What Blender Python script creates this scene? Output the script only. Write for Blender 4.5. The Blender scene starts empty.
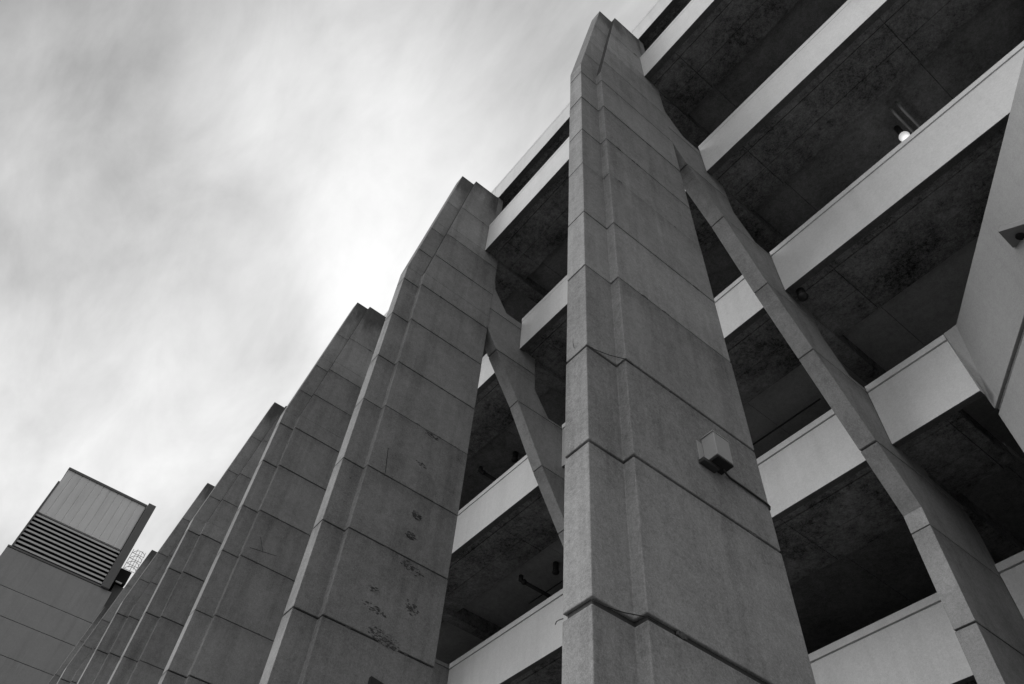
import bpy, bmesh, math, random
from mathutils import Vector, Matrix
random.seed(7)
S = 5.8            # metres per plan unit
EYE = 1.6          # camera height above the ground
C = bpy.context.scene.collection
scn = bpy.context.scene

# ------------------------------------------------------------------ camera
R = [[0.6228343550163093, 0.779590956669069, 0.06569099246642511],
     [-0.6007570324044644, 0.5303632761037675, -0.5981686914049077],
     [-0.5011669923568383, 0.33309568541229184, 0.7986732186142942]]
cam = bpy.data.cameras.new('camera'); camo = bpy.data.objects.new('camera', cam); C.objects.link(camo)
m = Matrix.Identity(4)
for i in range(3):
    m[i][0] = R[0][i]; m[i][1] = -R[1][i]; m[i][2] = -R[2][i]
m[2][3] = EYE
camo.matrix_world = m
cam.sensor_width = 36; cam.lens = 759.829 / 1024 * 36; cam.clip_end = 3000; cam.clip_start = 0.05
scn.camera = camo

# ------------------------------------------------------------------ light
SUN_DIR = Vector((-0.50, -0.66, 0.62)).normalized()      # from the scene towards the sun behind cloud
sel = math.asin(SUN_DIR.z)
w = bpy.data.worlds.new('World'); scn.world = w; w.use_nodes = True
nt = w.node_tree; N = nt.nodes; L = nt.links; N.clear()
def nd(tree, t, **k):
    n = tree.nodes.new(t)
    for a, v in k.items():
        if a.startswith('i_'):
            key = a[2:]; key = int(key) if key.isdigit() else key.replace('_', ' ')
            n.inputs[key].default_value = v
        else: setattr(n, a, v)
    return n
out = nd(nt, 'ShaderNodeOutputWorld'); bg = nd(nt, 'ShaderNodeBackground'); bg.inputs[1].default_value = 0.1
L.new(bg.outputs[0], out.inputs[0])
sky = nd(nt, 'ShaderNodeTexSky', sky_type='NISHITA', sun_disc=False, sun_elevation=sel,
         sun_rotation=math.atan2(SUN_DIR.x, SUN_DIR.y), dust_density=3.0)
bw = nd(nt, 'ShaderNodeRGBToBW'); L.new(sky.outputs[0], bw.inputs[0])
tc = nd(nt, 'ShaderNodeTexCoord')
def math_(tree, op, a=None, b=None, c=None):
    n = nd(tree, 'ShaderNodeMath', operation=op)
    for i, v in enumerate((a, b, c)):
        if v is None: continue
        if isinstance(v, (int, float)): n.inputs[i].default_value = v
        else: tree.links.new(v, n.inputs[i])
    return n.outputs[0]
def vdot(vec):
    n = nd(nt, 'ShaderNodeVectorMath', operation='DOT_PRODUCT'); L.new(tc.outputs['Generated'], n.inputs[0])
    n.inputs[1].default_value = vec; return n.outputs['Value']
sep = nd(nt, 'ShaderNodeSeparateXYZ'); L.new(tc.outputs['Generated'], sep.inputs[0])
den = math_(nt, 'ADD', math_(nt, 'MAXIMUM', sep.outputs[2], 0.0), 0.25)
comb = nd(nt, 'ShaderNodeCombineXYZ')
L.new(math_(nt, 'DIVIDE', sep.outputs[0], den), comb.inputs[0]); L.new(math_(nt, 'DIVIDE', sep.outputs[1], den), comb.inputs[1])
mp = nd(nt, 'ShaderNodeMapping'); L.new(comb.outputs[0], mp.inputs[0]); mp.inputs['Location'].default_value = (0.3, 4.2, 0)
mp.inputs['Rotation'].default_value = (0, 0, math.radians(25)); mp.inputs['Scale'].default_value = (1.0, 2.0, 1)
n1 = nd(nt, 'ShaderNodeTexNoise', i_Scale=1.6, i_Detail=5.0, i_Roughness=0.5, i_Distortion=0.5); L.new(mp.outputs[0], n1.inputs['Vector'])
n2 = nd(nt, 'ShaderNodeTexNoise', i_Scale=4.5, i_Detail=9.0, i_Roughness=0.62, i_Distortion=0.25); L.new(mp.outputs[0], n2.inputs['Vector'])
def blob(vec, lo, hi):
    r = nd(nt, 'ShaderNodeMapRange', interpolation_type='SMOOTHSTEP'); L.new(vdot(vec), r.inputs[0])
    r.inputs[1].default_value = lo; r.inputs[2].default_value = hi; return r.outputs[0]
glow = blob((-0.70, 0.02, 0.71), 0.82, 0.995)
veil = blob((-0.20, 0.16, 0.97), 0.86, 0.995)
base = math_(nt, 'MULTIPLY_ADD', glow, 4.2, 1.8)
base = math_(nt, 'MULTIPLY_ADD', blob((0.153, -0.817, 0.556), 0.66, 0.97), 12.0, base)
base = math_(nt, 'MULTIPLY_ADD', veil, 2.0, base)
base = math_(nt, 'MULTIPLY_ADD', blob((-0.55, -0.22, 0.806), 0.90, 0.995), -1.1, base)
base = math_(nt, 'MULTIPLY_ADD', blob((0.80, -0.25, 0.545), 0.35, 0.95), 2.6, base)
cl = math_(nt, 'MULTIPLY_ADD', math_(nt, 'SUBTRACT', n1.outputs[0], 0.5), 5.2, base)
cl = math_(nt, 'MULTIPLY_ADD', math_(nt, 'SUBTRACT', n2.outputs[0], 0.5), 3.8, cl)
cl = math_(nt, 'MINIMUM', math_(nt, 'MAXIMUM', cl, 1.2), 13.0)
# an overcast sky is dimmer at the horizon
hz = nd(nt, 'ShaderNodeMapRange'); L.new(sep.outputs[2], hz.inputs[0])
for i, v in ((1, 0.0), (2, 0.55), (3, 0.18), (4, 1.0)): hz.inputs[i].default_value = v
cl = math_(nt, 'MULTIPLY', cl, hz.outputs[0])
mixv = math_(nt, 'ADD', math_(nt, 'MULTIPLY', math_(nt, 'MINIMUM', bw.outputs[0], 8.0), 0.1), math_(nt, 'MULTIPLY', cl, 0.9))
L.new(mixv, bg.inputs[0])

sl = bpy.data.lights.new('sun', 'SUN'); sl.energy = 1.3; sl.angle = math.radians(35); sl.color = (1, 1, 1)
so = bpy.data.objects.new('sun', sl); C.objects.link(so)
so.rotation_euler = SUN_DIR.to_track_quat('Z', 'Y').to_euler(); so.location = (0, 0, 60)
vs = scn.view_settings
vs.view_transform = 'Standard'; vs.look = 'None'; vs.exposure = 0.55; vs.gamma = 1; vs.use_curve_mapping = False

# ------------------------------------------------------------------ materials (all neutral: black-and-white photograph)
def concrete(name, base, mott=0.25, grain=0.16, streak=0.0, topstain=None, rough=0.9, bump=0.25, tone=0.0, wear=0.0, spec=0.2, gs=1.0, runs=0.0):
    M = bpy.data.materials.new(name); M.use_nodes = True; T = M.node_tree; T.nodes.clear()
    o = nd(T, 'ShaderNodeOutputMaterial'); b = nd(T, 'ShaderNodeBsdfPrincipled'); T.links.new(b.outputs[0], o.inputs[0])
    b.inputs['Roughness'].default_value = rough; b.inputs['Specular IOR Level'].default_value = spec
    t = nd(T, 'ShaderNodeTexCoord')
    def noise(sc, det=4, rg=0.55, scale=(1, 1, 1), dist=0.0):
        mm = nd(T, 'ShaderNodeMapping'); T.links.new(t.outputs['Object'], mm.inputs[0]); mm.inputs['Scale'].default_value = scale
        n = nd(T, 'ShaderNodeTexNoise', i_Scale=sc, i_Detail=float(det), i_Roughness=rg, i_Distortion=dist)
        T.links.new(mm.outputs[0], n.inputs['Vector']); return n.outputs[0]
    v = math_(T, 'MULTIPLY_ADD', math_(T, 'SUBTRACT', noise(0.9, 6, 0.6), 0.5), mott * 1.6, 1.0)
    v = math_(T, 'MULTIPLY_ADD', math_(T, 'SUBTRACT', noise(6.0, 5, 0.6), 0.5), mott, v)
    g = noise(30.0 * gs, 3, 0.8)
    v = math_(T, 'MULTIPLY_ADD', math_(T, 'SUBTRACT', g, 0.5), grain * 3.2, v)
    g2 = noise(85.0 * gs, 1, 0.8)
    v = math_(T, 'MULTIPLY_ADD', math_(T, 'SUBTRACT', g2, 0.5), grain * 3.2, v)
    g3 = noise(13.0 * gs, 4, 0.75)
    v = math_(T, 'MULTIPLY_ADD', math_(T, 'SUBTRACT', g3, 0.5), mott * 1.3, v)
    if runs:        # dirt washed out of the joint above, pale lime below the drip
        a = nd(T, 'ShaderNodeAttribute', attribute_name='drop')
        st = noise(7.0, 4, 0.65, (1, 1, 0.06))
        k = math_(T, 'MULTIPLY', a.outputs['Fac'], math_(T, 'MULTIPLY_ADD', math_(T, 'SUBTRACT', 0.62, st), 9.0, 2.0))
        k = math_(T, 'MAXIMUM', k, 0.0)
        v = math_(T, 'MULTIPLY_ADD', math_(T, 'EXPONENT', math_(T, 'MULTIPLY', k, -1.3)), -runs, v)
    if streak:
        s = noise(3.2, 4, 0.6, (1, 1, 0.09))
        r = nd(T, 'ShaderNodeMapRange', interpolation_type='SMOOTHSTEP'); T.links.new(s, r.inputs[0])
        r.inputs[1].default_value = 0.45; r.inputs[2].default_value = 0.72
        v = math_(T, 'MULTIPLY_ADD', r.outputs[0], -streak, v)
        s2 = noise(5.5, 3, 0.5, (1, 1, 0.05))
        r2 = nd(T, 'ShaderNodeMapRange', interpolation_type='SMOOTHSTEP'); T.links.new(s2, r2.inputs[0])
        r2.inputs[1].default_value = 0.6; r2.inputs[2].default_value = 0.75
        v = math_(T, 'MULTIPLY_ADD', r2.outputs[0], streak * 0.7, v)
    if tone:
        a = nd(T, 'ShaderNodeAttribute', attribute_name='tone'); v = math_(T, 'MULTIPLY_ADD', a.outputs['Fac'], tone, v)
    if topstain:
        sp = nd(T, 'ShaderNodeSeparateXYZ'); T.links.new(t.outputs['Object'], sp.inputs[0])
        zz = math_(T, 'MULTIPLY_ADD', math_(T, 'SUBTRACT', noise(1.6, 5, 0.65, (1, 1, 0.25)), 0.5), 4.0, sp.outputs[2])
        r = nd(T, 'ShaderNodeMapRange', interpolation_type='SMOOTHSTEP'); T.links.new(zz, r.inputs[0])
        r.inputs[1].default_value = topstain[0]; r.inputs[2].default_value = topstain[1]
        v = math_(T, 'MULTIPLY', v, math_(T, 'MULTIPLY_ADD', r.outputs[0], -0.62, 1.0))
    if wear:
        s = noise(9.0, 6, 0.7)
        r = nd(T, 'ShaderNodeMapRange'); T.links.new(s, r.inputs[0]); r.inputs[1].default_value = 0.66; r.inputs[2].default_value = 0.72
        v = math_(T, 'MULTIPLY_ADD', r.outputs[0], -wear, v)
    v = math_(T, 'MAXIMUM', math_(T, 'MULTIPLY', v, base), 0.004)
    cc = nd(T, 'ShaderNodeCombineColor'); 
    for i in range(3): T.links.new(v, cc.inputs[i])
    T.links.new(cc.outputs[0], b.inputs['Base Color'])
    if bump:
        bp = nd(T, 'ShaderNodeBump', i_Strength=bump, i_Distance=0.006)
        h = math_(T, 'ADD', math_(T, 'MULTIPLY', noise(3.0, 4), 4.0), g)
        T.links.new(h, bp.inputs['Height']); T.links.new(bp.outputs[0], b.inputs['Normal'])
    return M
def plain(name, v, rough=0.6, metal=0.0, spec=0.4):
    M = concrete(name, v, 0.1, 0.06, rough=rough, bump=0.05, spec=spec)
    M.node_tree.nodes['Principled BSDF'].inputs['Metallic'].default_value = metal
    return M
PIER = concrete('weathered_precast_concrete', 0.255, 0.40, 0.25, streak=0.20, topstain=(22.7, 24.0), tone=1.0, wear=0.16, bump=0.8, runs=0.20)
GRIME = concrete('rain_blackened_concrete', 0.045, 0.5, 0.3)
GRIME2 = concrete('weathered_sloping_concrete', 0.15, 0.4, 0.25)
LEG = concrete('leg_precast_concrete', 0.245, 0.36, 0.24, streak=0.14, tone=1.0, wear=0.12, bump=0.6, runs=0.20)
UNDER = concrete('dark_underside', 0.09, 0.6, 0.3)
GROOVE = concrete('dark_groove', 0.30, 0.5, 0.3)
JOINT = concrete('dark_joint_sealant', 0.05, 0.3, 0.2, bump=0.2)
SPAN = concrete('painted_spandrel_concrete', 0.56, 0.13, 0.13, streak=0.07, tone=0.5, bump=0.15)
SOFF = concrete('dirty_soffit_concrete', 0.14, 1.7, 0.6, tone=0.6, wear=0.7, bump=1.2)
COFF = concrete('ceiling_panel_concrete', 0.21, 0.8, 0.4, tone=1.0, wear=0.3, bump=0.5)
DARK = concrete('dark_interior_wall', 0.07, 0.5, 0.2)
STAIR = concrete('stair_wall_concrete', 0.35, 0.14, 0.15, streak=0.06, bump=0.2)
SPALL = concrete('broken_concrete', 0.075, 0.9, 0.5, rough=1.0, bump=1.0, gs=0.6)
TOWC = concrete('tower_concrete', 0.30, 0.16, 0.12, streak=0.10, bump=0.1)
METAL = concrete('corrugated_metal', 0.66, 0.12, 0.06, streak=0.10, rough=0.55, bump=0.02, spec=0.4)
LOUV = plain('louvre_metal', 0.5, 0.5); BLACK = plain('black_opening', 0.012, 0.9)
FLASH = concrete('dark_edge_cladding', 0.14, 0.2, 0.1, rough=0.7)
FIX = plain('fixture_grey_paint', 0.33, 0.5); FIXD = plain('fixture_dark', 0.03, 0.5)
PIPE = plain('cast_iron_pipe', 0.025, 0.6); CABLE = plain('black_cable', 0.015, 0.5)
STEEL = plain('galvanised_steel', 0.35, 0.4, 0.6); WHITE = plain('white_enamel', 0.75, 0.4)
ASPH = concrete('asphalt', 0.09, 0.4, 0.3, bump=0.4); PAVE = concrete('pavement_concrete', 0.20, 0.2, 0.2)
GLOBE = bpy.data.materials.new('lit_glass_globe'); GLOBE.use_nodes = True
_b = GLOBE.node_tree.nodes['Principled BSDF']; _b.inputs['Base Color'].default_value = (.8, .8, .8, 1)
_b.inputs['Emission Color'].default_value = (1, 1, 1, 1); _b.inputs['Emission Strength'].default_value = 0.3

# ------------------------------------------------------------------ mesh helpers (plan units in, metres out)
def P(x, y, z): return Vector((x * S, y * S, z * S + EYE))
def link(name, bm, mats, parent=None, bevel=0.0):
    bmesh.ops.recalc_face_normals(bm, faces=bm.faces)
    me = bpy.data.meshes.new(name); bm.to_mesh(me); bm.free()
    if not isinstance(mats, (list, tuple)): mats = [mats]
    for q in mats: me.materials.append(q)
    o = bpy.data.objects.new(name, me); C.objects.link(o)
    if parent:
        o.parent = parent; q = parent; t = Vector((0, 0, 0))
        while q: t += q.location; q = q.parent
        o.location = -t                       # mesh data stays in world metres
    if bevel:
        b = o.modifiers.new('bevel', 'BEVEL'); b.width = bevel; b.segments = 2; b.limit_method = 'ANGLE'; b.angle_limit = math.radians(40)
    return o
def empty(name, loc, label, cat, group=None):
    o = bpy.data.objects.new(name, None); C.objects.link(o); o.location = loc
    o['label'] = label; o['category'] = cat
    if group: o['group'] = group
    return o
def settone(bm, faces, t):
    lay = bm.faces.layers.float.get('tone') or bm.faces.layers.float.new('tone')
    for f in faces: f[lay] = t
def newbm():
    bm = bmesh.new(); bm.faces.layers.float.new('tone'); bm.verts.layers.float.new('drop'); return bm
def prism(bm, a, b, mat=0, tone=0.0, top=None):
    """closed solid between two matching rings of points"""
    va = [bm.verts.new(p) for p in a]; vb = [bm.verts.new(p) for p in b]
    n = len(a); fs = [bm.faces.new(va), bm.faces.new(list(reversed(vb)))]
    for i in range(n): fs.append(bm.faces.new((va[i], vb[i], vb[(i + 1) % n], va[(i + 1) % n])))
    for f in fs: f.material_index = mat
    settone(bm, fs, tone)
    if top is not None:
        d = bm.verts.layers.float['drop']
        for v in va + vb: v[d] = (top * S + EYE) - v.co.z
    return fs
def box(bm, x0, x1, y0, y1, z0, z1, mat=0, tone=0.0):
    return prism(bm, [P(x0, y0, z0), P(x1, y0, z0), P(x1, y1, z0), P(x0, y1, z0)],
                 [P(x0, y0, z1), P(x1, y0, z1), P(x1, y1, z1), P(x0, y1, z1)], mat, tone)
def yzprism(bm, pts, x0, x1, mat=0, tone=0.0):
    return prism(bm, [P(x0, y, z) for y, z in pts], [P(x1, y, z) for y, z in pts], mat, tone)
def tube(bm, pts, r, seg=10, mat=0):
    """round bar through metre-space points"""
    rings = []
    for i, p in enumerate(pts):
        d = (pts[min(i + 1, len(pts) - 1)] - pts[max(i - 1, 0)]).normalized()
        u = d.orthogonal().normalized(); v = d.cross(u)
        if rings:
            pu = rings[-1][1]; u = (pu - d * pu.dot(d)).normalized(); v = d.cross(u)
        rings.append(([bm.verts.new(p + (u * math.cos(a) + v * math.sin(a)) * r) for a in [2 * math.pi * k / seg for k in range(seg)]], u))
    fs = []
    for i in range(len(rings) - 1):
        A, B = rings[i][0], rings[i + 1][0]
        for k in range(seg): fs.append(bm.faces.new((A[k], A[(k + 1) % seg], B[(k + 1) % seg], B[k])))
    fs.append(bm.faces.new(rings[0][0])); fs.append(bm.faces.new(list(reversed(rings[-1][0]))))
    for f in fs: f.material_index = mat; f.smooth = True
    return fs
def clip(poly, z0, z1):
    """clip a (y,z) polygon to a band of z"""
    def cut(pl, zc, keep_above):
        o = []
        for i in range(len(pl)):
            a, b = pl[i], pl[(i + 1) % len(pl)]
            ia = (a[1] >= zc) if keep_above else (a[1] <= zc); ib = (b[1] >= zc) if keep_above else (b[1] <= zc)
            if ia: o.append(a)
            if ia != ib:
                t = (zc - a[1]) / (b[1] - a[1]); o.append((a[0] + t * (b[0] - a[0]), zc))
        return o
    p = cut(poly, z0, True)
    if p: p = cut(p, z1, False)
    q = []
    for v in p:
        if not q or abs(v[0] - q[-1][0]) + abs(v[1] - q[-1][1]) > 1e-6: q.append(v)
    if len(q) > 1 and abs(q[0][0] - q[-1][0]) + abs(q[0][1] - q[-1][1]) < 1e-6: q.pop()
    return q
GZ = -EYE / S
X1 = -0.587; BAY = 1.1144; NF = 7

# ------------------------------------------------------------------ ground
bm = newbm(); v = [bm.verts.new(p) for p in ((-600, -600, 0), (600, -600, 0), (600, 600, 0), (-600, 600, 0))]; bm.faces.new(v)
g = link('ground', bm, ASPH); g['kind'] = 'structure'
bm = newbm(); box(bm, -9.0, 6.0, -4.0, 8.2, GZ + 0.0005, GZ + 0.022)
g = link('pavement', bm, PAVE, bevel=0.01); g['kind'] = 'structure'
PZ = GZ + 0.022

# ------------------------------------------------------------------ the parking garage
garage = empty('parking_garage', (P(-3.5, 1.5, 0).x, P(0, 1.5, 0).y, 0),
               'multi storey concrete parking garage with tall stepped piers, raking legs and pale floor parapets', 'parking garage')
JZ = [0.055, 0.32, 0.576, 0.862, 1.107, 1.391, 1.637, 1.918, 2.160, 2.433, 2.689, 2.959, 3.189, 3.517]
BEND = 2.78; TOP = 3.89
def zone(zs, lo, hi, gap, thick=None):
    """(z0,z1) of every panel between joints"""
    e = [lo] + [z for z in zs if lo + .01 < z < hi - .01] + [hi]
    o = []
    rj = random.Random(int(lo * 1e4) + len(zs)); gj = {z: gap * rj.uniform(0.7, 1.5) for z in e}
    for i in range(len(e) - 1):
        ga = 0 if i == 0 else (thick or {}).get(e[i], gj[e[i]]) / 2
        gb = 0 if i == len(e) - 2 else (thick or {}).get(e[i + 1], gj[e[i + 1]]) / 2
        o.append((e[i] + ga, e[i + 1] - gb))
    return o
def yb(z):   # body front
    return 0.642 if z <= BEND else 0.642 + (z - BEND) * (0.777 - 0.642) / (TOP - BEND)
def yn(z):   # nose front
    return 0.568 if z <= BEND else 0.568 + (z - BEND) * (0.700 - 0.568) / (TOP - BEND)
def pier_section(x, z, ins=0.0, back=None):
    f, n, k = yb(z) + ins, yn(z) + ins, back - ins
    xr, xl = x - ins, x - 0.1035 + ins
    nr, nl = x - 0.0232 - ins, x - 0.0805 + ins
    return [(xr, f), (xr, k), (xl, k), (xl, f), (nl, f), (nl, n), (nr, n), (nr, f)]
YBK, YBT, ZBK = 0.994, 0.936, 3.27
def make_pier(i):
    x = X1 - BAY * i
    rnd = random.Random(100 + i)
    bm = newbm()
    thick = {0.576: 0.0105, 0.862: 0.006, 1.107: 0.0055}
    for (z0, z1) in zone(JZ, PZ, TOP, 0.0042, thick):
        cuts = [z0] + [c for c in (BEND, ZBK) if z0 < c < z1] + [z1]
        t = rnd.uniform(-0.11, 0.11); j = rnd.uniform(-0.0009, 0.0009)
        for a, b in zip(cuts[:-1], cuts[1:]):
            k = YBT if a >= ZBK - .01 else YBK
            sa = pier_section(x, a, back=k); sb = pier_section(x, b, back=k)
            fs = prism(bm, [P(px + j, py, a) for px, py in sa], [P(px + j, py, b) for px, py in sb], 0, t, z1)
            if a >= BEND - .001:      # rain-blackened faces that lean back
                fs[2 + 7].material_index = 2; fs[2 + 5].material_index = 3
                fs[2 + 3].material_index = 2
    for a, b in ((PZ, BEND), (BEND, ZBK), (ZBK, TOP - 0.01)):    # dark core seen in the open joints
        k = YBT if a >= ZBK else YBK
        sa = pier_section(x, a, 0.0045, back=k); sb = pier_section(x, b, 0.0045, back=k)
        prism(bm, [P(px, py, a + .0005) for px, py in sa], [P(px, py, b) for px, py in sb], 1)
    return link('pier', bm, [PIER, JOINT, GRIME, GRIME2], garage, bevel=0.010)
piers = [make_pier(i) for i in range(NF)]

LEGP = [(1.729, PZ), (1.731, 1.405), (1.63, 1.581), (1.469, 1.861), (1.334, 2.089), (1.193, 2.364), (1.056, 2.596), (0.97, 2.75), (0.93, 2.83), (0.93, 3.26),
        (0.93, 3.905), (0.970, 3.905), (0.972, 3.28), (0.993, 3.15), (1.006, 3.02), (1.085, 2.895), (1.26, 2.895), (1.277, 2.50),
        (1.358, 2.376), (1.57, 2.376), (1.572, 2.02), (1.650, 1.880), (1.895, 1.880), (1.896, 1.615), (2.05, 1.60), (2.07, 1.50), (2.062, PZ)]
LJ = [0.05, 0.30, 0.55, 0.80, 1.067, 1.346, 1.581, 1.861, 2.089, 2.364, 2.596, 2.85, 3.08]
def leg_left(z):
    return 0.0565 + 0.005 * max(0.0, min(1.0, (z - 2.44) / 0.12))
def legprism(bm, p, x, ins, mat, tone, top=None):
    prism(bm, [P(x - leg_left(z) + ins, y, z) for y, z in p], [P(x - 0.0025 - ins, y, z) for y, z in p], mat, tone, top)
def make_leg(i):
    x = X1 - BAY * i; rnd = random.Random(300 + i)
    bm = newbm()
    for (z0, z1) in zone(LJ, PZ, 3.905, 0.0042):
        t = rnd.uniform(-0.06, 0.06)
        cuts = [z0] + [c for c in (2.54, 2.57) if z0 < c < z1] + [z1]
        for a, b in zip(cuts[:-1], cuts[1:]):
            p = clip(LEGP, a, b)
            if len(p) > 2: legprism(bm, p, x, 0, 0, t, z1)
    for a, b in zip((PZ, 2.54, 2.57), (2.54, 2.57, 3.90)):
        core = [(y + (0.004 if k < 10 else -0.004), z) for k, (y, z) in enumerate(LEGP)]
        p = clip(core, a, b); legprism(bm, p, x, 0.004, 1, 0)
    return link('raking_leg', bm, [LEG, JOINT], garage, bevel=0.008)
legs = [make_leg(i) for i in range(NF)]

# levels: front face Y, bottom Z, top Z
LV = [(2.22, 0.60, 0.86), (2.052, 1.137, 1.388), (1.724, 1.629, 1.885), (1.432, 2.142, 2.389), (1.173, 2.6955, 2.932), (0.909, 3.272, 3.534), (0.935, 3.908, 4.130)]
THK = 0.030; BACK = 7.6
X_END = X1 - BAY * (NF - 1) - 0.12
def spandrel(xa, xb, y, z0, z1, cap=0.030, name='spandrel_panel', mat=None, rnd=random.Random(5)):
    bm = newbm(); ch = 0.003; gd = 0.0055 if z0 < 2.0 else (0.0035 if z0 < 2.5 else 0.0021)
    pts = [(y + 0.002, z0 + ch), (y + 0.002, z1 - cap), (y + gd, z1 - cap + 0.001), (y + gd, z1 - cap + 0.0038), (y - (0.001 if z0 < 2.5 else -0.001), z1 - cap + 0.005), (y, z1),
           (y + THK, z1), (y + THK, z0 + 0.006), (y + 0.005, z0 + 0.002)]
    fs = yzprism(bm, pts, xa, xb, 0, rnd.uniform(-0.05, 0.05))
    for k in (7, 8): fs[2 + k].material_index = 1          # darker material on the underside and drip edge
    for k in ((1, 2) if z0 < 2.0 else ()): fs[2 + k].material_index = 2          # darker colour in the groove under the coping
    return link(name, bm, mat or [SPAN, UNDER, GROOVE], garage, bevel=0.003)
for li, (y, z0, z1) in enumerate(LV):
    lo = y < 1.0
    for i in range(NF):
        # bay to the left (far side) of frame i
        xr = X1 - BAY * i - (0.0575 if not lo else 0.105)
        xl = X1 - BAY * (i + 1) - 0.0008
        if li == 6: xr, xl = X1 - BAY * i - 0.0575, X1 - BAY * (i + 1) - 0.0555
        if i == NF - 1: continue
        spandrel(xl, xr, y, z0, z1)
    # nearest bay, right of the first frame
    xl = X1 - 0.0008 if li < 6 else X1 - 0.0555
    if li in (0, 1): spandrel(xl, -0.36, y, z0, z1)
    elif li == 2: spandrel(xl, -0.3175, y, z0, z1)
    else: spandrel(xl, 1.25, y, z0, z1)
# short piece of the level-two parapet beyond its vertical joint
bm = newbm()
tp = [P(-0.2735, 1.7215, 1.886), P(-0.3160, 1.7240, 1.886), P(-0.3200, 1.7710, 1.886), P(-0.262, 1.762, 1.886)]
bt = [P(-0.3190, 1.7690, 1.600), P(-0.3205, 1.7695, 1.600), P(-0.3205, 1.7715, 1.600), P(-0.3185, 1.7715, 1.600)]
prism(bm, tp, bt); link('corner_panel', bm, STAIR, garage, bevel=0.002)

# floor slabs with a thick edge band and a raised ceiling behind it
for li, (y, z0, z1) in enumerate(LV):
    nxt = LV[li - 1][0] if li and li < 6 else y + .3
    yband = max(y + THK + 0.05, nxt + 0.0)
    xr = 1.25 if li > 2 else -0.40
    bm = newbm()
    yy = y + THK + 0.0008
    # edge band in strips so that board joints show
    xs = [X_END + 0.02]
    while xs[-1] < xr: xs.append(min(xr, xs[-1] + 0.578))
    rnd = random.Random(40 + li)
    ys = [yy, yy + 0.03] + ([yy + 0.03 + (yband - yy - 0.03) * 0.5] if yband - yy > 0.12 else []) + [yband]
    for a, b in zip(xs[:-1], xs[1:]):
        for jy, (c, d) in enumerate(zip(ys[:-1], ys[1:])):
            dz = rnd.uniform(0, 0.0015)
            box(bm, a + 0.0012, b - 0.0012, c + 0.0009, d - 0.0009, z0 + 0.010 + dz + (0.004 if jy == 0 else 0), z0 + 0.075, 0, rnd.uniform(-0.12, 0.12))
    box(bm, xs[0], xr, yy, yband - 0.001, z0 + 0.02, z0 + 0.07, 0, -0.4)
    while xs[-1] < xr: xs.append(xr)
    y2 = [yband + 0.001 + k * 0.9 for k in range(8)]
    for a, b in zip(xs[:-1], xs[1:]):
        for c, d in zip(y2[:-1], y2[1:]):
            box(bm, a + 0.0008, b - 0.0008, c, min(d, BACK) - 0.0015, z0 + 0.055, z0 + 0.095, 1, rnd.uniform(-0.1, 0.2) + (0.7 if li == 3 else 0))
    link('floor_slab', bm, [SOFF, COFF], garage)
    # beams across the building on the frames
    for i in range(NF):
        x = X1 - BAY * i
        bm = newbm(); y0 = max(yband - 0.25, y + THK + 0.06)
        yzprism(bm, [(y0, z0 + 0.03), (y0, z0 - 0.018), (BACK - .05, z0 - 0.018), (BACK - .05, z0 + 0.0545), (yband + 0.0005, z0 + 0.0545), (yband + .0005, z0 + 0.0095), (y0 + .01, z0 + 0.0095)],
                x - 0.062, x - 0.004 + 0.0, 0, 0.05)
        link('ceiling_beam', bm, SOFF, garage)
    if li > 2:
        bm = newbm(); y0 = max(yband - 0.25, y + THK + 0.06)
        yzprism(bm, [(yband + .001, z0 + 0.0545), (yband + .001, z0 - 0.018), (BACK - .05, z0 - 0.018), (BACK - .05, z0 + 0.0545)], X1 + BAY - 0.062, X1 + BAY - .004, 0, 0.0)
        link('ceiling_beam', bm, SOFF, garage)
    # long downstand beam parallel to the front, deep inside
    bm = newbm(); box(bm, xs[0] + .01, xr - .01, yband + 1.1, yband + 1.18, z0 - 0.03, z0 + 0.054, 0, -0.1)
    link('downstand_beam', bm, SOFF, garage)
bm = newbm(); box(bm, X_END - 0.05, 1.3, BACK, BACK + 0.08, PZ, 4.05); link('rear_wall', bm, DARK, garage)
bm = newbm()
yzprism(bm, [(2.07, PZ), (2.07, 1.15), (1.80, 1.68), (1.07, 2.88), (1.0, 3.9), (BACK, 3.9), (BACK, PZ)], X_END - 0.05, X_END + 0.018)
link('end_wall', bm, PIER, garage)
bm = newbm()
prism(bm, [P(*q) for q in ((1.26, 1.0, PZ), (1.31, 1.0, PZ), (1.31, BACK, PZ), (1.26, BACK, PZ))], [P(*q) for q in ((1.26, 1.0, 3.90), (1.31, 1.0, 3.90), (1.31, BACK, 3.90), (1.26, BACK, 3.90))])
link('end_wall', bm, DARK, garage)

# stair wall turned forty-five degrees, pale, with one recessed horizontal band
def wall45(name, t0, t1, z0, z1, off, th, mat, bev=0.008):
    bm = newbm(); ux, uy = 0.688, -0.726; nx, ny = 0.726, 0.688; ox, oy = -0.3205 + off * nx, 1.7710 + off * ny
    a = [(ox + t * ux + d * nx, oy + t * uy + d * ny) for t, d in ((t0, 0), (t1, 0), (t1, th), (t0, th))]
    prism(bm, [P(x, y, z0) for x, y in a], [P(x, y, z1) for x, y in a])
    return link(name, bm, mat, garage, bevel=bev)
wall45('stair_wall', 0, 1.7, 1.595, 1.886, 0, 0.09, STAIR)
wall45('stair_wall', 0.0, 1.7, PZ, 1.573, 0, 0.09, STAIR)
wall45('recessed_band', 0.003, 1.697, 1.574, 1.594, 0.007, 0.07, concrete('recess_sealant', 0.17, 0.7, 0.4), 0)

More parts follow.
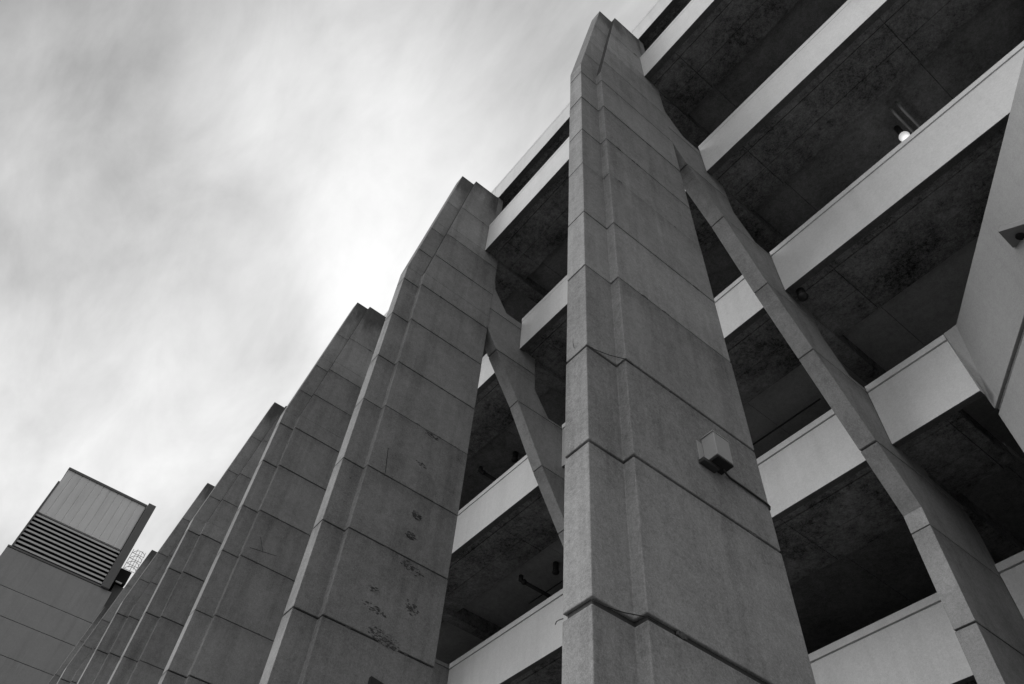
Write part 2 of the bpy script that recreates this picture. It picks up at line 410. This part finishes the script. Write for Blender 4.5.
# ------------------------------------------------------------------ things inside and on the garage
def dist_tube(name, pts, r, mat, parent=None, seg=10):
    bm = newbm(); tube(bm, [P(*p) for p in pts], r, seg); return link(name, bm, mat, parent)
def tag(o, label, cat, group=None):
    o['label'] = label; o['category'] = cat
    if group: o['group'] = group
# wall light box on the nearest pier
wl = empty('wall_light', P(-0.587, 0.849, 0.962), 'small grey box floodlight fixed to the side of the nearest tall pier', 'wall light')
def lightbox(parent):
    bm = newbm()
    prism(bm, [P(-0.5866, 0.824, 0.9645), P(-0.5575, 0.824, 0.966), P(-0.5575, 0.865, 0.966), P(-0.5866, 0.865, 0.9645)],
          [P(-0.5866, 0.824, 1.021), P(-0.5575, 0.824, 1.0215), P(-0.5575, 0.865, 1.0215), P(-0.5866, 0.865, 1.021)])
    link('housing', bm, FIX, parent, bevel=0.006)
    bm = newbm(); box(bm, -0.5862, -0.5568, 0.8225, 0.8655, 1.0222, 1.0245); link('lid', bm, FIX, parent, bevel=0.002)
    bm = newbm(); box(bm, -0.586, -0.5580, 0.8245, 0.8645, 0.9600, 0.9640); link('lens', bm, BLACK, parent)
    bm = newbm(); box(bm, -0.5868, -0.5852, 0.809, 0.8235, 0.962, 1.010); link('back_plate', bm, FIX, parent, bevel=0.003)
    bm = newbm(); box(bm, -0.5867, -0.5745, 0.806, 0.845, 0.9515, 0.9595); link('bracket', bm, FIXD, parent, bevel=0.003)
lightbox(wl)
cd = dist_tube('conduit', [(-0.574, 0.855, 0.961), (-0.578, 0.868, 0.960), (-0.5842, 0.885, 0.966), (-0.5845, 0.93, 0.966), (-0.5845, 0.986, 0.964), (-0.5845, 0.991, 0.962), (-0.5865, 0.992, 0.957), (-0.590, 0.990, 0.954)], 0.012, CABLE)
tag(cd, 'thin black conduit running from the box light to the rear edge of the nearest pier', 'conduit')
for z in (1.105, 0.573):
    c_ = dist_tube('cable', [(-0.6097, 0.5665, z + .001), (-0.606, 0.585, z - 0.0010), (-0.598, 0.612, z - 0.0015), (-0.5865, 0.6405, z), (-0.5860, 0.66, z - .001)], 0.0042, CABLE, seg=6)
    tag(c_, 'thin black wire bridging the pier step at the %s joint of the nearest pier' % ('upper' if z > 1 else 'lowest visible'), 'wire', 'wires bridging the pier step')
tw = dist_tube('bent_wire', [(-0.6665, 0.569, 0.5755), (-0.6740, 0.568, 0.5765), (-0.6790, 0.568, 0.5765), (-0.6810, 0.568, 0.573)], 0.004, CABLE, seg=6)
tag(tw, 'short hooked wire end sticking out of the left edge of the nearest pier', 'wire')
tw = dist_tube('twig', [(-0.643, 0.567, 1.130), (-0.641, 0.562, 1.140), (-0.640, 0.562, 1.152)], 0.003, CABLE, seg=6)
tag(tw, 'tiny dry stem growing from a joint on the front of the nearest pier', 'plant stem')

# floodlight on the turned stair wall
fl = empty('floodlight', P(0.02, 1.41, 1.72), 'flat grey floodlight on the pale angled stair wall at the right edge', 'floodlight')
bm = newbm()
o0 = Vector((-0.0292, 1.392, 1.7094)); vv = Vector((-0.0014, 0.066, 0)); uu = Vector((0.150, 0, -0.092)); nn = uu.cross(vv).normalized(); nn = nn if nn.z > 0 else -nn
A = [o0, o0 + uu, o0 + uu + vv, o0 + vv]
prism(bm, [P(*p) for p in A], [P(*(p + nn * 0.016)) for p in A]); link('housing', bm, plain('fixture_mid_grey', 0.20), fl, bevel=0.006)
bm = newbm(); cc_ = o0 + uu * 0.20 + vv * 0.5 - nn * 0.001
ring = [cc_ + (uu.normalized() * math.cos(a) + vv.normalized() * math.sin(a)) * 0.011 for a in [k * math.pi / 8 for k in range(16)]]
prism(bm, [P(*p) for p in ring], [P(*(p - nn * 0.004)) for p in ring]); link('lens', bm, BLACK, fl)
bm = newbm(); q0 = o0 + uu * 0.08 + vv * 0.15 + nn * 0.017
A = [q0, q0 + uu * 0.9, q0 + uu * 0.9 + vv * 0.85, q0 + vv * 0.85]
prism(bm, [P(*p) for p in A], [P(*(p + nn * 0.010)) for p in A]); link('mounting_plate', bm, STAIR, fl, bevel=0.004)
dist_tube('bracket', [(0.045, 1.40, 1.70), (0.062, 1.416, 1.70)], 0.045, STAIR, fl)

# lit globe lamp under the fourth deck, with two conduits
ln = empty('globe_lamp', P(-0.045, 1.564, 2.665), 'glowing white globe lamp seen just above a parapet in the upper right', 'lamp')
bm = newbm(); bmesh.ops.create_uvsphere(bm, u_segments=24, v_segments=14, radius=0.105); bmesh.ops.translate(bm, verts=bm.verts, vec=P(-0.045, 1.564, 2.625))
for f in bm.faces: f.smooth = True
link('globe', bm, GLOBE, ln)
bm = newbm(); tube(bm, [P(-0.045, 1.564, 2.642), P(-0.045, 1.564, 2.705)], 0.06, 16); link('cap', bm, FIXD, ln)
lm = bpy.data.lights.new('globe_light', 'POINT'); lm.energy = 2.0; lm.shadow_soft_size = 0.14; lmo = bpy.data.objects.new('globe_light', lm); C.objects.link(lmo)
lmo.parent = ln; lmo.location = (0, 0, -0.55)
for dx, nmx in ((-0.018, 'left'), (0.008, 'right')):
    c_ = dist_tube('ceiling_conduit', [(dx, 1.50, 2.735), (dx, 1.50, 2.700), (dx, 1.51, 2.692), (dx, 1.85, 2.692)], 0.028, FIX)
    tag(c_, '%s of two parallel conduits hanging beside the glowing globe lamp' % nmx, 'conduit')

# drain pipes and unlit dome lights under the soffits
def drain(x, y0, y1, z, r, label):
    t = empty('drain_pipe', P(x, y0, z), label, 'pipe', 'drain pipes under the decks')
    dist_tube('pipe_run', [(x, y0 - 0.004, z), (x, y1, z - 0.004)], r, PIPE, t)
    dist_tube('elbow', [(x, y0, z - .002), (x, y0, z + 0.012), (x, y0, z + 0.024)], r * 1.3, PIPE, t)
    dist_tube('collar', [(x, y0 + 0.012, z), (x, y0 + 0.024, z)], r * 1.5, PIPE, t)
drain(-2.375, 1.77, 2.30, 2.13, 0.050, 'dark drain pipe under the ceiling behind the lowest parapet between the two nearest piers')
drain(-2.40, 1.49, 1.95, 2.65, 0.050, 'dark drain pipe under the ceiling beside the first set back leg, one floor up')
def dome(x, y, z, label, r=0.10):
    bm = newbm(); bmesh.ops.create_uvsphere(bm, u_segments=20, v_segments=12, radius=r)
    for v in bm.verts: v.co.z *= 0.6
    bmesh.ops.translate(bm, verts=bm.verts, vec=P(x, y, z))
    for f in bm.faces: f.smooth = True
    t = empty('ceiling_light', P(x, y, z + .02), label, 'ceiling light', 'unlit dome lights under the decks'); link('shade', bm, FIXD, t)
    bm = newbm(); tube(bm, [P(x, y, z + .002), P(x, y, z + 0.050)], r * 0.8, 14); link('base', bm, PIPE, t)
dome(-2.236, 1.86, 2.145, 'unlit dark dome light on the ceiling above the lowest parapet between the piers')
dome(-2.265, 1.60, 2.70, 'unlit dark dome light on the ceiling one floor above the lowest drain pipe')
dome(-0.56, 1.481, 2.12, 'unlit dark dome light in the gap right of the raking leg')
# thin service pipes running along the soffit
for (pts, r, lab) in (([(-2.5, 1.92, 2.14), (-1.95, 1.92, 2.14)], 0.016, 'thin dark pipe running along the ceiling behind the lowest parapet between the piers'),
                      ([(-1.12, 1.88, 2.13), (-0.80, 1.88, 2.13)], 0.018, 'thin dark pipe along the ceiling between the nearest pier and its leg'),
                      ([(0.16, 1.44, 3.272), (0.16, 1.66, 3.272)], 0.022, 'short dark pipe across the highest ceiling at the upper right'),
                      ([(-0.027, 1.44, 3.272), (-0.027, 1.70, 3.272)], 0.022, 'dark pipe across the highest ceiling left of a shorter one')):
    c_ = dist_tube('service_pipe', pts, r, PIPE, None, 8); tag(c_, lab, 'pipe', 'thin pipes fixed under the decks')

# spalled spots on the second pier
def spall(x, y, z, ry, rz, n, parent, seed):
    rnd = random.Random(seed); bm = newbm()
    for k in range(n):
        a = rnd.uniform(0, 6.28); q = rnd.random() ** 0.7
        cy, cz = y + math.cos(a) * q * ry, z + math.sin(a) * q * rz - math.cos(a) * q * ry * 0.12
        big = k < n * 0.25
        s = rnd.uniform(0.006, 0.013) * (1 - 0.5 * q) if big else rnd.uniform(0.002, 0.006); m_ = rnd.randint(7, 11) if big else rnd.randint(4, 7); pr = []
        for j in range(m_):
            b = 2 * math.pi * j / m_ + rnd.uniform(-.25, .25); d = s * rnd.uniform(0.45, 1.25)
            pr.append((cy + math.cos(b) * d * 1.5, cz + math.sin(b) * d * 0.7))
        h = rnd.uniform(0.0002, 0.0005) if big else rnd.uniform(0.0005, 0.0014)
        sh = rnd.uniform(-.001, .001)
        prism(bm, [P(x - 0.001, a_, b_) for a_, b_ in pr], [P(x + h, cy + (a_ - cy) * .75 + sh, cz + (b_ - cz) * .75) for a_, b_ in pr], 0 if big or rnd.random() < .6 else 1, 0)
    return link('spalled_patch', bm, [SPALL, LEG], parent)
xp = X1 - BAY
for k, (y, z, ry, rz, n) in enumerate([(0.838, 1.905, 0.028, 0.009, 30), (0.824, 1.758, 0.020, 0.006, 12), (0.847, 1.553, 0.013, 0.011, 26), (0.842, 1.471, 0.013, 0.009, 22),
                                     (0.849, 1.368, 0.022, 0.012, 40), (0.888, 1.360, 0.024, 0.010, 34), (0.764, 1.244, 0.015, 0.007, 22), (0.780, 1.189, 0.036, 0.008, 44),
                                     (0.889, 1.245, 0.022, 0.017, 60), (0.826, 1.122, 0.048, 0.015, 150)]):
    spall(xp, y, z, ry * 1.15, rz * 1.25, int(n * 2.3), piers[1], 500 + k)
bm = newbm(); yzprism(bm, [(0.692, 1.747), (0.6955, 1.747), (0.7085, 1.645), (0.7055, 1.645)], xp - 0.001, xp + 0.0006); link('crack', bm, SPALL, piers[1])
bm = newbm(); yzprism(bm, [(0.81, 1.005), (0.86, 0.998), (0.86, 0.978), (0.81, 0.983)], xp - 0.001, xp + 0.012); link('bracket', bm, FIXD, piers[1])
xp = X1 - 2 * BAY
bm = newbm(); yzprism(bm, [(0.665, 1.970), (0.785, 1.990), (0.785, 1.987), (0.665, 1.966)], xp - 0.001, xp + 0.0006)
yzprism(bm, [(0.689, 2.037), (0.692, 2.037), (0.727, 1.973), (0.724, 1.973)], xp - 0.001, xp + 0.0009); link('crack', bm, SPALL, piers[2])

# broken lips along the joints of the nearer piers
rc = random.Random(77)
for i in range(4):
    for z in JZ[1:]:
        for _ in range(rc.randint(1, 3)):
            yy_ = rc.uniform(yb(z) + 0.02, 0.97) if z < ZBK else rc.uniform(yb(z) + 0.01, 0.92)
            bm = newbm(); w_ = rc.uniform(0.004, 0.022); pr = []
            n_ = 7
            up = [(yy_ + w_ * (k / n_ - .5), z + 0.0022 + rc.uniform(0.0, 0.0035) * math.sin(math.pi * k / n_)) for k in range(n_ + 1)]
            dn = [(yy_ + w_ * (k / n_ - .5), z - 0.0022 - rc.uniform(0.0, 0.004) * math.sin(math.pi * k / n_)) for k in range(n_, -1, -1)]
            yzprism(bm, up + dn, X1 - BAY * i - 0.002, X1 - BAY * i + 0.00035)
            link('chipped_joint', bm, SPALL, piers[i])

# ------------------------------------------------------------------ the tower beyond the garage
XT = -8.5
tw = empty('plant_tower', (P(XT, 0, 0).x - 5, P(0, 0.1, 0).y, 0), 'concrete tower with a louvred and ribbed metal plant room on top, at the far left', 'tower')
bm = newbm()
zj = [PZ, 0.5, 1.05, 1.6, 2.1, 2.6, 3.1, 3.40, 3.70, 4.03, 4.305, 4.695]
for a, b in zip(zj[:-1], zj[1:]): box(bm, XT - 2.0, XT, -0.335, 0.805, a + 0.002, b - 0.002, 0, 0)
box(bm, XT - 1.98, XT - 0.012, -0.325, 0.795, PZ, 4.69, 1)
link('lower_wall', bm, [TOWC, JOINT], tw, bevel=0.02)
bm = newbm(); box(bm, XT - 1.95, XT + 0.006, -0.335, 0.68, 4.6965, 4.715); link('ledge', bm, FLASH, tw)
bm = newbm(); box(bm, XT - 1.9, XT - 0.05, -0.290, 0.665, 4.716, 5.81); link('plant_room', bm, BLACK, tw)
for k in range(9):
    z = 4.742 + k * 0.0505
    bm = newbm()
    prism(bm, [P(XT - 0.045, -0.294, z + 0.014), P(XT - 0.002, -0.294, z - 0.010), P(XT - 0.002, -0.294, z + 0.012), P(XT - 0.045, -0.294, z + 0.026)],
          [P(XT - 0.045, 0.668, z + 0.014), P(XT - 0.002, 0.668, z - 0.010), P(XT - 0.002, 0.668, z + 0.012), P(XT - 0.045, 0.668, z + 0.026)])
    link('louvre', bm, LOUV, tw)
bm = newbm()
nr = 11; y0, y1 = -0.287, 0.666; wd = (y1 - y0) / nr
ring = [(XT - 0.04, y0)]
for k in range(nr):
    a = y0 + k * wd
    ring += [(XT, a + 0.001), (XT, a + wd * 0.86), (XT - 0.0045, a + wd * 0.89), (XT - 0.0045, a + wd * 0.97)]
ring += [(XT - 0.04, y1)]
prism(bm, [P(x, y, 5.185) for x, y in ring], [P(x, y, 5.81) for x, y in ring]); link('ribbed_cladding', bm, METAL, tw)
bm = newbm(); box(bm, XT - 1.92, XT + 0.012, -0.295, 0.668, 5.811, 5.838); link('roof_edge', bm, FLASH, tw)
bm = newbm(); box(bm, XT - 0.06, XT + 0.008, -0.306, -0.2890, 4.716, 5.62); link('corner_trim', bm, FLASH, tw)
bm = newbm(); box(bm, XT - 1.5, XT + 0.03, 0.672, 0.762, 4.698, 5.862); link('side_wall', bm, FLASH, tw, bevel=0.02)
bm = newbm(); box(bm, XT - 1.4, XT - 0.16, 0.806, 1.4, PZ, 4.88); link('rear_block', bm, FLASH, tw)
bm = newbm(); box(bm, XT - 0.5, XT - 0.10, 0.775, 0.90, 4.885, 5.05); link('ladder_platform', bm, BLACK, tw)
bm = newbm(); box(bm, XT - 0.10, XT - 0.085, 0.79, 0.86, 4.87, 4.884); link('platform_edge', bm, WHITE, tw)
# caged ladder
lad = newbm()
for y in (0.795, 0.87): tube(lad, [P(XT - 0.12, y, 4.9), P(XT - 0.12, y, 5.33)], 0.018, 6)
for k in range(4):
    z = 5.07 + k * 0.072
    pr = [(XT - 0.12 + 0.09 * math.sin(a), 0.870 + 0.065 * -math.cos(a), z) for a in [j * math.pi / 8 for j in range(9)]]
    tube(lad, [P(*p) for p in pr], 0.017, 6)
    tube(lad, [P(XT - 0.12, 0.795, z), P(XT - 0.12, 0.93, z)], 0.015, 6)
for y in (0.83, 0.89, 0.925): tube(lad, [P(XT - 0.05, y, 5.06), P(XT - 0.05, y, 5.31)], 0.014, 6)
link('caged_ladder', lad, STEEL, tw)
